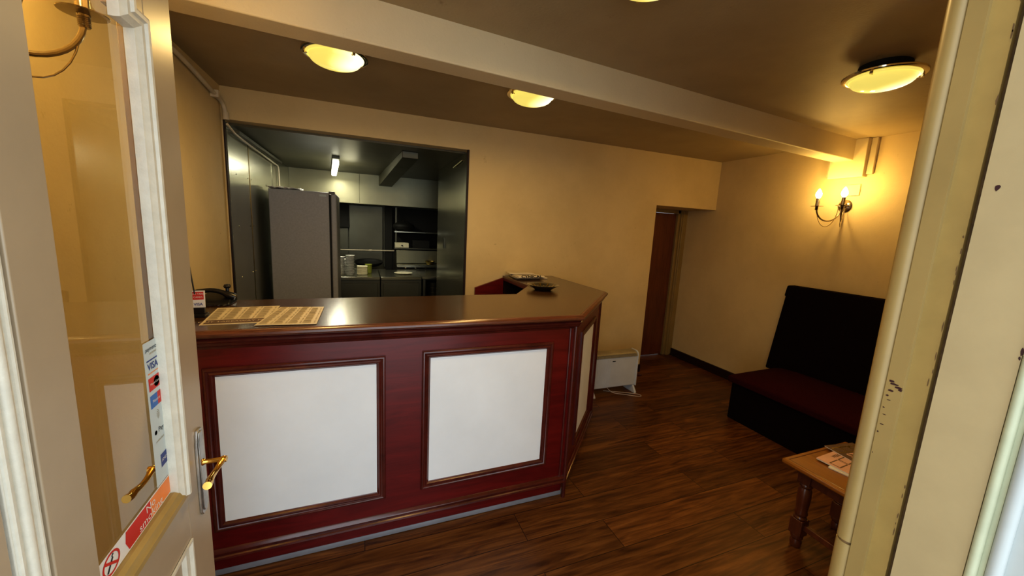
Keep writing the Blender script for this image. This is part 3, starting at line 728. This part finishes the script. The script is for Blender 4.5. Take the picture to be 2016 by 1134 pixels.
# magazines
def mag(loc, rz, w_, d_, th, label, mats, text):
    mb = MB(); mb.box(-w_/2, w_/2, -d_/2, d_/2, 0, th*.85, 0); mb.box(-w_/2-.001, w_/2+.001, -d_/2-.001, d_/2+.001, th*.85, th, 1)
    zt = th+.0004
    random.seed(len(label))
    for k in range(3):
        x0 = -w_/2+.012+k*(w_-.03)/3; mb.quad((x0, .0, zt), (x0+(w_-.05)/3, .0, zt), (x0+(w_-.05)/3, .05, zt), (x0, .05, zt), 3)
        mb.quad((x0+.005, .006, zt+.0002), (x0+(w_-.06)/3, .006, zt+.0002), (x0+(w_-.06)/3, .044, zt+.0002), (x0+.005, .044, zt+.0002), 1)
    add_text(mb, text, .052, basis((0, -d_/2+.045, zt), (1, 0, 0), (0, 1, 0)), 2, 1, .001)
    add_text(mb, 'WEEKLY', .024, basis((0, d_/2-.03, zt), (1, 0, 0), (0, 1, 0)), 3, 1, .0005)
    o = mb.build('magazine', mats, smooth=False); o.location = loc; o.rotation_euler = (0, 0, rz)
    return tag(o, label, 'magazine', 'magazines on the coffee table')
mag((2.335, .955, .4812), .20, .26, .20, .006, 'grey edged magazine at the bottom of the pile on the coffee table', ['paperw', 'paperw', 'ink', 'inkgrey'], 'NEWS')
mag((2.345, 1.0, .4876), .06, .27, .20, .007, 'pink printed magazine with dark red letters on the coffee table', ['paperw', 'pink', 'redink', 'inkbrown'], 'XTRA')
mag((2.46, 1.06, .4950), -.15, .20, .15, .005, 'brown covered magazine lying topmost at the far side of the table', ['paperw', 'inkbrown', 'pink', 'gold'], 'STYLE')
lf = MB(); lf.box(-.06, .06, -.035, .035, 0, .0015, 0); lf.quad((-.05, -.03, .0018), (.0, -.03, .0018), (.02, .03, .0018), (-.03, .03, .0018), 1)
o = lf.build('leaflet', ['paperw', 'navy']); o.location = (2.21, .830, .4812); o.rotation_euler = (0, 0, .5); tag(o, 'small white folded leaflet in front of the magazines', 'leaflet')

# ------------------------------------------------------------------ ceiling lamps
def ceiling_light(x, y, label, tilt=(0, 0), zoff=.0):
    e = empty('ceiling_light', (x, y, ZC), label, 'ceiling light', 'round dome ceiling lights')
    mt = T(0, 0, -zoff, 0, tilt[0], tilt[1])
    b = MB(); b.lathe([(0, -.0), (.10, -.0), (.105, -.045), (0, -.045)], 32)
    b.build('ceiling_mount', 'black', e)
    b = MB(); b.lathe([(.115, -.058), (.145, -.060), (.158, -.056), (.160, -.050), (.150, -.044), (.115, -.042)], 48, 0, mt)
    b.build('bezel', 'chrome', e)
    b = MB(); pr = [(.139, -.058), (.137, -.064), (.130, -.068), (.128, -.066), (.122, -.074)]
    for k in range(1, 9):
        a0 = PI/2*k/8; pr.append((.122*math.cos(a0) if k < 8 else 0, -.074-.038*math.sin(a0)))
    b.lathe(pr, 48, 0, mt); dm = b.build('dome', 'dome', e)
    for k in range(3):
        a0 = 2*PI*k/3+1.2; b = MB(); m2 = mt @ T(.142*math.cos(a0), .142*math.sin(a0), -.062)
        b.lathe([(0, -.012), (.006, -.012), (.008, -.004), (.006, .004)], 10, 0, m2); b.tube([m2 @ Vector((0, 0, -.004)), m2 @ Vector((-.014*math.cos(a0), -.014*math.sin(a0), -.008))], .004, 6)
        b.build('clip', 'chrome', e)
    return e
ceiling_light(-.115, 2.315, 'left of the two dome ceiling lights behind the beam, above the counter')
ceiling_light(1.005, 2.33, 'dome ceiling light behind the beam, half hidden by it, at mid ceiling')
ceiling_light(2.395, 1.215, 'dome ceiling light near the right jamb casting a large ceiling shadow')
ceiling_light(.86, 1.095, 'dome ceiling light at the top edge, only its rim in view')

# ------------------------------------------------------------------ wall sconces
def sconce(loc, face, label, scale=1.0, spl=23.6, power=4.6):
    e = empty('wall_sconce', loc, label, 'wall light'); sgn = face
    b = MB(); mw = Matrix(((0, 0, sgn, 0), (0, 1, 0, 0), (-sgn, 0, 0, 0), (0, 0, 0, 1)))
    b.lathe([(.052, 0), (.054, .006), (.046, .014), (.030, .022), (.024, .034), (.014, .042), (0, .044)], 32, 0, mw)
    for s_ in (-1, 1): b.lathe([(0, .0), (.009, 0), (.010, .008), (0, .014)], 12, 0, T(sgn*.014, s_*.036, 0) @ mw)
    b.build('back_plate', 'sconce', e)
    for s_ in (-1, 1):
        a = math.radians(spl); d = Vector((sgn*math.cos(a), s_*math.sin(a), 0)); L = .24
        arm = bpy.data.objects.new('arm', None); COL.objects.link(arm); arm.parent = e; arm.empty_display_size = .02
        b = MB(); pts = []
        for k in range(19):
            g_ = PI*k/18; r_ = (L-.03)/2
            pts.append(d*(.03+r_-r_*math.cos(g_))+Vector((0, 0, -.02-math.sin(g_)*.115)))
        b.tube(pts, .0065, 10)
        b.build('curved_tube', 'sconce', arm)
        b = MB(); pts = []
        for k in range(17):
            g_ = PI*k/16; r_ = (L-.06)/2
            pts.append(d*(.045+r_-r_*math.cos(g_)+.01)+Vector((0, 0, -.01-math.sin(g_)*.175)))
        b.tube(pts, .0022, 6); b.build('thin_wire', 'sconce', arm)
        c = d*L; m = T(c.x, c.y, 0)
        b = MB(); b.lathe([(0, -.045), (.010, -.045)]+[(.0125 if k % 2 else .011, -.043+.0022*k) for k in range(12)]+[(.013, -.016), (.0, -.016)], 16, 0, m)
        b.lathe([(0, -.016), (.046, -.013), (.047, -.011), (0, -.013)], 28, 0, m)
        b.lathe([(0, -.012), (.014, -.012), (.014, .055), (0, .055)], 20, 0, m)
        b.build('candle_holder', 'sconce', arm)
        b = MB(); b.lathe([(.010, .055), (.014, .062), (.023, .080), (.021, .100), (.0125, .120), (.0045, .134), (0, .138)], 20, 0, m)
        b.build('candle_bulb', 'bulb', arm)
        ld = bpy.data.lights.new('bulb_light', 'POINT'); ld.energy = power; ld.color = (1, .60, .14); ld.shadow_soft_size = .03
        lo = bpy.data.objects.new('bulb_light', ld); COL.objects.link(lo)
        wp_ = Vector(loc)+(d*L)*scale+Vector((0, 0, .13*scale)); lo.location = wp_+Vector((sgn*.01, 0, .03))
    e.scale = (scale,)*3
    return e
sconce((XR, 2.09, 1.935), -1, 'antique metal twin candle wall light, both bulbs lit, on the right wall', 1.0)
sconce((-.725, 1.07, 2.008), 1, 'twin candle wall light seen through the door glass', .85, power=2.6)
# blanking plate
o = MB().box(XR-.012, XR, 2.00, 2.135, 2.02, 2.115).build('blanking_plate', 'plaster2', bevel=.003); tag(o, 'square cream blanking plate on the wall above the candle light', 'wall plate')

# ------------------------------------------------------------------ painted pipe on left wall
pp = MB(); pp.tube(smooth_path([(XL+.02, 1.80, 2.43), (XL+.02, 2.2, 2.42), (XL+.02, 2.7, 2.42), (XL+.02, 3.25, 2.375), (XL+.022, 3.36, 2.36), (XL+.03, 3.385, 2.32), (XL+.035, 3.385, 2.27)]), .014, 12)
pp.box(XL, XL+.045, 3.22, 3.25, 2.355, 2.40)
pp.tube([(XL+.035, 3.385, 2.30), (XL+.035, 3.385, 2.25)], .02, 12)
o = pp.build('painted_pipe', 'pipe'); tag(o, 'cream painted pipe running high along the left wall to the hatch', 'pipe')
# cables carried on through the hatch
pp = MB(); pp.tube(smooth_path([(HX0+.03, 3.38, 2.22), (HX0+.035, 3.46, 2.20), (HX0+.04, 3.60, 2.18), (HX0+.035, 4.2, 2.17), (HX0+.03, 5.0, 2.16), (HX0+.03, 5.15, 2.15), (HX0+.03, 5.18, 2.05), (HX0+.03, 5.18, 1.80)]), .008, 10)
o = pp.build('cable_run', 'pipe'); tag(o, 'pale cable running along the top of the left steel cladding', 'cable')
pp = MB(); pp.box(HX0+.012, HX0+.05, 3.6, 5.3, 2.20, 2.225)
o = pp.build('cable_trunking', 'dsteel', bevel=.003); tag(o, 'metal cable trunking at the kitchen ceiling edge above the cladding', 'trunking')

# ------------------------------------------------------------------ kitchen
KY = 5.95; KZ = 2.245; KXR = 2.2
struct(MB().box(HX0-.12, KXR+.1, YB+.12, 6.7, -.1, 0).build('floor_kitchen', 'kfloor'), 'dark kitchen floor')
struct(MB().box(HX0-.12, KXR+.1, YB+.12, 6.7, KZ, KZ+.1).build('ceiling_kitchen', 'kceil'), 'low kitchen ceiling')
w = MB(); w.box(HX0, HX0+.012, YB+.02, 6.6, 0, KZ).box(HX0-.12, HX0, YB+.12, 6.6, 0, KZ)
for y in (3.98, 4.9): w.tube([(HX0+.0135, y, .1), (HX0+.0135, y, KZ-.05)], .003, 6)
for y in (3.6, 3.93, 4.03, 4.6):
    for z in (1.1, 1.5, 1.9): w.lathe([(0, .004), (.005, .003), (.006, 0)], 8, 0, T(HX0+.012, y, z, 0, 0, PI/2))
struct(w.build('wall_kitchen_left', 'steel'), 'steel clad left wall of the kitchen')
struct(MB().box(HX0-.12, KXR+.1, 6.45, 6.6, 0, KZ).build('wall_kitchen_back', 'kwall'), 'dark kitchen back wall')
struct(MB().box(KXR, KXR+.1, YB+.12, 6.5, 0, KZ).box(.96, KXR, YB+.12, YB+.14, 0, KZ).build('wall_kitchen_right', 'kwall'), 'far right kitchen wall')
w = MB(); w.box(.880, .893, YB+.02, 4.78, 0, KZ).box(.893, .94, YB+.12, 4.78, 0, KZ)
w.box(.868, .880, 4.30, 4.36, 1.33, 1.45, 1); w.box(.8655, .869, 4.315, 4.345, 1.405, 1.435, 2).box(.8655, .869, 4.315, 4.345, 1.35, 1.38, 2)
pa = w.build('wall_hatch_side', ['steel', 'dsteel', 'dark'], bevel=.002); struct(pa, 'steel clad panel at the right side of the hatch with a socket plate')
o = MB().tube([(.87, 3.56, 2.19), (.87, 3.92, 2.17)], .006, 8).build('rail_bar', 'chrome'); tag(o, 'short bright rail at the top of the right steel panel', 'rail')
# hood
w = MB(); w.box(HX0+.012, 2.18, KY, 6.44, 1.83, KZ)
w.tube([(-.02, KY-.002, 1.84), (-.02, KY-.002, KZ)], .003, 6)
o = w.build('extractor_hood', ['hood'], bevel=.003); tag(o, 'wide brushed steel extractor hood across the kitchen', 'hood')
# kitchen ceiling duct
w = MB(); w.add([(.355, 3.75, KZ), (.50, 3.75, KZ), (.50, 5.95, KZ), (.24, 5.95, KZ), (.355, 3.75, KZ-.06), (.50, 3.75, KZ-.06), (.42, 5.95, 2.10), (.24, 5.95, 2.10)], [(3, 2, 1, 0), (4, 5, 6, 7), (0, 1, 5, 4), (1, 2, 6, 5), (2, 3, 7, 6), (3, 0, 4, 7)])
o = w.build('trim_10', 'dsteel', bevel=.004); struct(o, 'boxed ceiling beam in the kitchen')
# strip light
sl = empty('strip_light', (-.285, 5.12, KZ), 'lit fluorescent strip light on the kitchen ceiling', 'strip light', rz=.075)
b = MB(); b.box(-.035, .035, -.62, .62, -.03, 0); b.build('batten', 'dsteel', sl, bevel=.003)
b = MB(); b.box(-.030, .030, -.56, .62, -.085, -.03); b.build('diffuser', 'tube', sl, bevel=.012)
# fridge
fr = empty('fridge', (-.55, 4.65, 0), 'tall grey upright fridge seen from its side, door on the right', 'fridge')
b = MB(); b.box(-.285, .245, -.28, .32, .04, 1.86).box(-.26, .24, -.26, .30, 0, .04); b.build('cabinet', 'fridge', fr, bevel=.008)
b = MB(); b.box(.262, .315, -.275, .32, .10, 1.85); b.build('door', 'fridge', fr, bevel=.012)
b = MB(); b.box(.245, .262, -.265, .31, .10, 1.84); b.build('door_seal', 'black', fr)
b = MB(); b.box(.245, .30, -.285, -.24, 1.845, 1.87); b.build('hinge', 'dark', fr, bevel=.003)
b = MB(); b.box(.16, .22, -.2815, -.28, 1.815, 1.835); b.build('badge', 'stickerw', fr)
b = MB(); vs = []; fs = []
random.seed(11)
for i in range(13):
    for k in range(7): vs.append((-.30+i*.024, -.30+k*.05, 1.866+random.uniform(0, .022)))
for i in range(12):
    for k in range(6): q = i*7+k; fs.append((q, q+1, q+8, q+7))
b.add(vs, fs); o = b.build('crumpled_sheet', 'paperw'); o.location = (-.55, 4.65, 0)
sd = o.modifiers.new('s', 'SOLIDIFY'); sd.thickness = .004
tag(o, 'crumpled white sheet lying on top of the fridge', 'sheet')
# base units
def unit(x0, x1, y0, label, top=.90, panel=True):
    e = empty('steel_cabinet', ((x0+x1)/2, y0+.35, 0), label, 'cabinet', 'steel base units in the kitchen')
    w_ = (x1-x0)/2
    b = MB(); b.box(-w_, w_, -.33, .40, .08, top-.04); b.build('carcass', 'dsteel', e, bevel=.003)
    b = MB(); b.box(-w_, w_, -.36, .41, top-.04, top); b.build('worktop', 'steel', e, bevel=.005)
    b = MB(); b.box(-w_+.03, w_-.03, -.345, -.33, .12, top-.08); b.build('door', 'dsteel', e, bevel=.004)
    for sx in (-1, 1): b = MB(); b.tube([(sx*(w_-.04), -.28, 0), (sx*(w_-.04), -.28, .08)], .02, 10); b.build('foot', 'dark', e)
    return e
unit(-.42, .215, 5.05, 'left steel base cabinet carrying the foil containers')
unit(.225, .735, 5.05, 'middle steel base cabinet with framed door and plate on top')
tb2 = empty('steel_table', (1.15, 5.45, 0), 'open steel table at the right with dark crates under it', 'table')
b = MB(); b.box(-.405, .45, -.36, .41, .86, .895); b.build('worktop', 'steel', tb2, bevel=.004)
for sx in (-.37, .42):
    for sy in (-.32, .36): b = MB(); b.box(sx-.015, sx+.015, sy-.015, sy+.015, 0, .86); b.build('leg', 'dsteel', tb2)
for k in range(6):
    b = MB(); b.lathe([(.0, 0), (.075, 0), (.085, .055), (.092, .058), (.092, .064), (0, .064)], 20); o = b.build('tub', 'dsteel'); o.location = (.93, 5.3, .40+.066*k) ; tag(o, 'dull steel tub in the stack under the open table', 'tub', 'tubs stacked under the open table')
o = MB().box(.80, 1.5, 5.15, 5.7, .36, .40).build('under_shelf', 'dsteel'); o.parent = tb2; o.matrix_parent_inverse = Matrix.Translation((-1.15, -5.45, 0))
o = MB().add([(1.0, 5.10, .42), (1.05, 5.10, .42), (1.035, 5.12, .80), (1.02, 5.12, .80), (1.0, 5.16, .42), (1.05, 5.16, .42), (1.035, 5.14, .80), (1.02, 5.14, .80)], [(0, 1, 2, 3), (7, 6, 5, 4), (0, 4, 5, 1), (1, 5, 6, 2), (2, 6, 7, 3), (3, 7, 4, 0)]).build('white_cloth', 'paperw'); tag(o, 'white cloth hanging at the right under the open table', 'cloth')
# foil containers stacks
def foil_proto():
    b = MB(); b.lathe([(0, 0), (.036, 0), (.040, .002), (.051, .018), (.056, .0185), (.056, .0205), (.050, .0205), (.039, .004), (0, .004)], 20); return b
fp = None
for (sx_, sy_, n_, nm) in ((-.138, 5.22, 12, 'front right'), (-.252, 5.25, 11, 'left'), (-.205, 5.40, 9, 'rear')):
    for k in range(n_):
        if fp is None: o = fp = foil_proto().build('foil_container', 'foil')
        else: o = fp.copy(); COL.objects.link(o)
        o.location = (sx_+random.uniform(-.003, .003), sy_, .901+k*.021); o.rotation_euler = (0, 0, k*.7)
        pos = 'topmost container' if k == n_-1 else ('bottom container' if k == 0 else 'container within')
        tag(o, 'round foil %s of the %s stack on the steel worktop' % (pos, nm), 'container', 'foil containers stacked on the worktop')
fb = None
for k in range(6):
    if fb is None:
        b = MB(); b.add([(-.055, -.05, 0), (.055, -.05, 0), (.055, .05, 0), (-.055, .05, 0), (-.065, -.06, .018), (.065, -.06, .018), (.065, .06, .018), (-.065, .06, .018)], [(3, 2, 1, 0), (4, 5, 6, 7), (0, 1, 5, 4), (1, 2, 6, 5), (2, 3, 7, 6), (3, 0, 4, 7)])
        o = fb = b.build('foam_tray', 'foam', bevel=.003)
    else: o = fb.copy(); COL.objects.link(o)
    o.location = (.005, 5.28, .901+k*.0185)
    tag(o, 'cream foam tray, %s, beside the foil containers' % ('topmost of its stack' if k == 5 else 'bottom of its stack' if k == 0 else 'within its stack'), 'tray', 'foam trays stacked on the worktop')
b = MB(); b.lathe([(0, 0), (.035, 0), (.04, .01), (.042, .11), (.046, .112), (.046, .12), (0, .12)], 20); o = b.build('plastic_tub', 'green'); o.location = (.085, 5.42, .901); tag(o, 'yellow green plastic tub behind the foam trays', 'tub')
b = MB(); b.lathe([(0, 0), (.08, 0), (.12, .012), (.122, .015), (.08, .006), (0, .005)], 32); o = b.build('dinner_plate', 'foam'); o.location = (.53, 5.36, .901); tag(o, 'pale round plate on the middle steel worktop', 'plate')
# wok at the back on its ring
wk = empty('wok', (.10, 6.05, .90), 'large black wok on the burner shelf behind the foil containers', 'wok')
b = MB(); pr = [(.20*math.sin(PI/2*k/10), .075*(1-math.cos(PI/2*k/10))) for k in range(11)]
b.lathe(pr+[(.203, .08), (.19, .075)]+[(.19*math.sin(PI/2*k/10), .006+.07*(1-math.cos(PI/2*k/10))) for k in range(9, -1, -1)], 32, 0, T(0, 0, .02, 0, .12)); b.build('pan', 'black', wk)
b = MB(); b.tube([(-.19, 0, .10), (-.34, -.02, .155)], [.012, .016], 10); b.build('handle', 'dark', wk)
# back worktop, splash panels
o = MB().box(-.40, .33, 5.90, 6.43, .84, .90).box(-.40, .33, 5.90, 5.92, .80, .84).box(-.39, .32, 5.93, 6.38, .0, .84).build('burner_bench', 'dsteel', bevel=.004); tag(o, 'low steel burner bench against the back wall carrying the wok', 'bench')
o = MB().box(-.175, .31, 6.40, 6.42, .901, 1.82).box(-.40, -.19, 6.405, 6.425, .901, 1.47).build('splash_panel', 'dsteel', bevel=.002); tag(o, 'dull steel splash panel on the wall behind the wok', 'panel')
o = MB().box(-.42, -.17, 6.34, 6.40, 1.48, 1.82).build('wall_box', 'black', bevel=.005); tag(o, 'black box mounted under the hood beside the fridge', 'box')
o = MB().tube([(-.45, 6.30, 1.143), (.48, 6.30, 1.143)], .010, 12).lathe([(.0, -.02), (.016, -.02), (.016, .02), (0, .02)], 12, 0, T(.13, 6.3, 1.143, 0, 0, PI/2)).tube([(-.40, 6.30, 1.143), (-.40, 6.40, 1.143)], .008, 8).tube([(.30, 6.30, 1.143), (.30, 6.395, 1.143)], .008, 8).build('gas_pipe', 'pipe'); tag(o, 'pale horizontal pipe across the splash panel', 'pipe')
# rack of shelves
rk = empty('shelf_rack', (.80, 6.2, 0), 'black metal rack of shelves over the cooker at the right', 'rack')
for sx in (-.30, .50): b = MB(); b.box(sx-.012, sx+.012, .0, .03, 1.18, 1.82); b.build('post', 'dsteel', rk)
for z in (1.44, 1.185): b = MB(); b.box(-.33, .50, -.08, .22, z, z+.022); b.build('shelf', 'steel' if z > 1.3 else 'dsteel', rk, bevel=.003)
b = MB(); b.box(-.34, .60, .225, .24, 1.18, 1.82); b.build('back_panel', 'black', rk)
o = MB().box(.345, .455, 6.315, 6.44, 0, 1.825).box(.345, .465, 6.312, 6.44, 0, .03).build('flue_post', 'black', bevel=.006); tag(o, 'black upright post between the splash panel and the shelf rack', 'post')
b = MB(); b.lathe([(.0, 0), (.10, .0), (.15, .03), (.165, .07), (.155, .10), (.11, .13), (.04, .145), (.02, .15), (.02, .165), (0, .165)], 32); o = b.build('black_pan', 'black'); o.location = (.615, 6.22, 1.463); tag(o, 'black lidded pan on the upper shelf of the rack', 'pan')
b = MB(); b.box(-.10, .10, -.07, .07, 0, .075, 0).box(-.10, .10, -.075, -.07, .01, .065, 0); b.lathe([(0, 0), (.012, 0), (.012, .01), (0, .01)], 12, 1, T(0, -.075, .035, 0, PI/2)); o = b.build('steel_box', ['foam', 'ink']); o.location = (.585, 6.20, 1.2075); tag(o, 'pale box with dark spot on the lower shelf of the rack', 'box')
b = MB(); b.box(-.13, .13, -.07, .09, 0, .12); o = b.build('dark_crate', 'black', bevel=.006); o.location = (.88, 6.20, 1.2075); tag(o, 'black crate beside the pale box on the lower shelf', 'crate')
# cooker with raised back
ck = empty('cooker', (.84, 6.05, 0), 'steel cooker with raised splashback and knobs under the rack', 'cooker')
b = MB(); b.box(-.34, .46, -.12, .16, 0, .90); b.build('body', 'dsteel', ck, bevel=.004)
b = MB(); b.box(-.34, .46, .06, .10, .97, 1.17); b.build('splashback', 'hood', ck, bevel=.003)
b = MB(); b.box(-.35, .47, -.15, .12, .925, .965); b.build('top_plate', 'steel', ck, bevel=.004)
b = MB(); b.box(-.34, .46, -.10, .10, .90, .925); b.build('control_strip', 'black', ck)
for k in range(5): b = MB(); b.lathe([(0, 0), (.014, 0), (.012, .02), (0, .02)], 12, 0, T(-.22+k*.15, -.10, .913, 0, PI/2)); b.build('knob', 'chrome', ck)
b = MB(); b.lathe([(0, 0), (.05, 0), (.075, .05), (.078, .052), (.07, .05), (.045, .006), (0, .006)], 24); o = b.build('brass_bowl', 'gold'); o.location = (1.0, 6.02, .966); tag(o, 'small golden metal bowl on the cooker top', 'bowl')

# ------------------------------------------------------------------ camera
cam = bpy.data.cameras.new('camera'); co = bpy.data.objects.new('camera', cam); COL.objects.link(co)
Rm = Matrix(((0.9298056057961646, 0.010238434329784551, -0.36790856186354515), (-0.36448897321185947, 0.16435057720006485, -0.9165896989280262), (0.051081541059287826, 0.9863488542277931, 0.15654588441261585)))
co.matrix_world = Matrix.Translation((0, 0, 1.6)) @ Rm.to_4x4()
cam.sensor_width = 36; cam.lens = 13.3255; cam.clip_start = .01
scene.camera = co

# ------------------------------------------------------------------ light
def area(name, loc, rot, sx, sy, e, c, spread=None, shape='RECTANGLE'):
    l = bpy.data.lights.new(name, 'AREA'); l.shape = shape; l.size = sx
    if shape == 'RECTANGLE': l.size_y = sy
    l.energy = e; l.color = c
    if spread: l.spread = spread
    o = bpy.data.objects.new(name, l); COL.objects.link(o); o.location = loc; o.rotation_euler = rot; return o
WARM = (1, .66, .24)
for x, y, e in ((-.105, 2.27, 7), (1.005, 2.33, 7), (2.40, 1.235, 5.5), (.88, 1.18, 6)):
    area('dome_light', (x, y, ZC-.125), (0, 0, 0), .2, .2, e, WARM, shape='DISK')
area('strip_lamp', (-.30, 5.1, KZ-.10), (0, 0, 0), .08, 1.2, 13, (1, .95, .72))
l = bpy.data.lights.new('strip_glow', 'POINT'); l.energy = 1.2; l.color = (1, .93, .6); l.shadow_soft_size = .1
o = bpy.data.objects.new('strip_glow', l); COL.objects.link(o); o.location = (-.12, 5.0, 2.08)
p = bpy.data.lights.new('entrance_portal', 'AREA'); p.shape = 'RECTANGLE'; p.size = 1.5; p.size_y = 2.6; p.cycles.is_portal = True
o = bpy.data.objects.new('entrance_portal', p); COL.objects.link(o); o.location = (.2, .05, 1.2); o.rotation_euler = (PI/2, 0, 0)

wd = bpy.data.worlds.new('world'); scene.world = wd; wd.use_nodes = True
bg = wd.node_tree.nodes['Background']; bg.inputs['Color'].default_value = (.84, .93, 1.0, 1); bg.inputs['Strength'].default_value = 2.6

scene.view_settings.view_transform = 'Standard'
scene.view_settings.look = 'Medium High Contrast'
scene.view_settings.exposure = 0.0
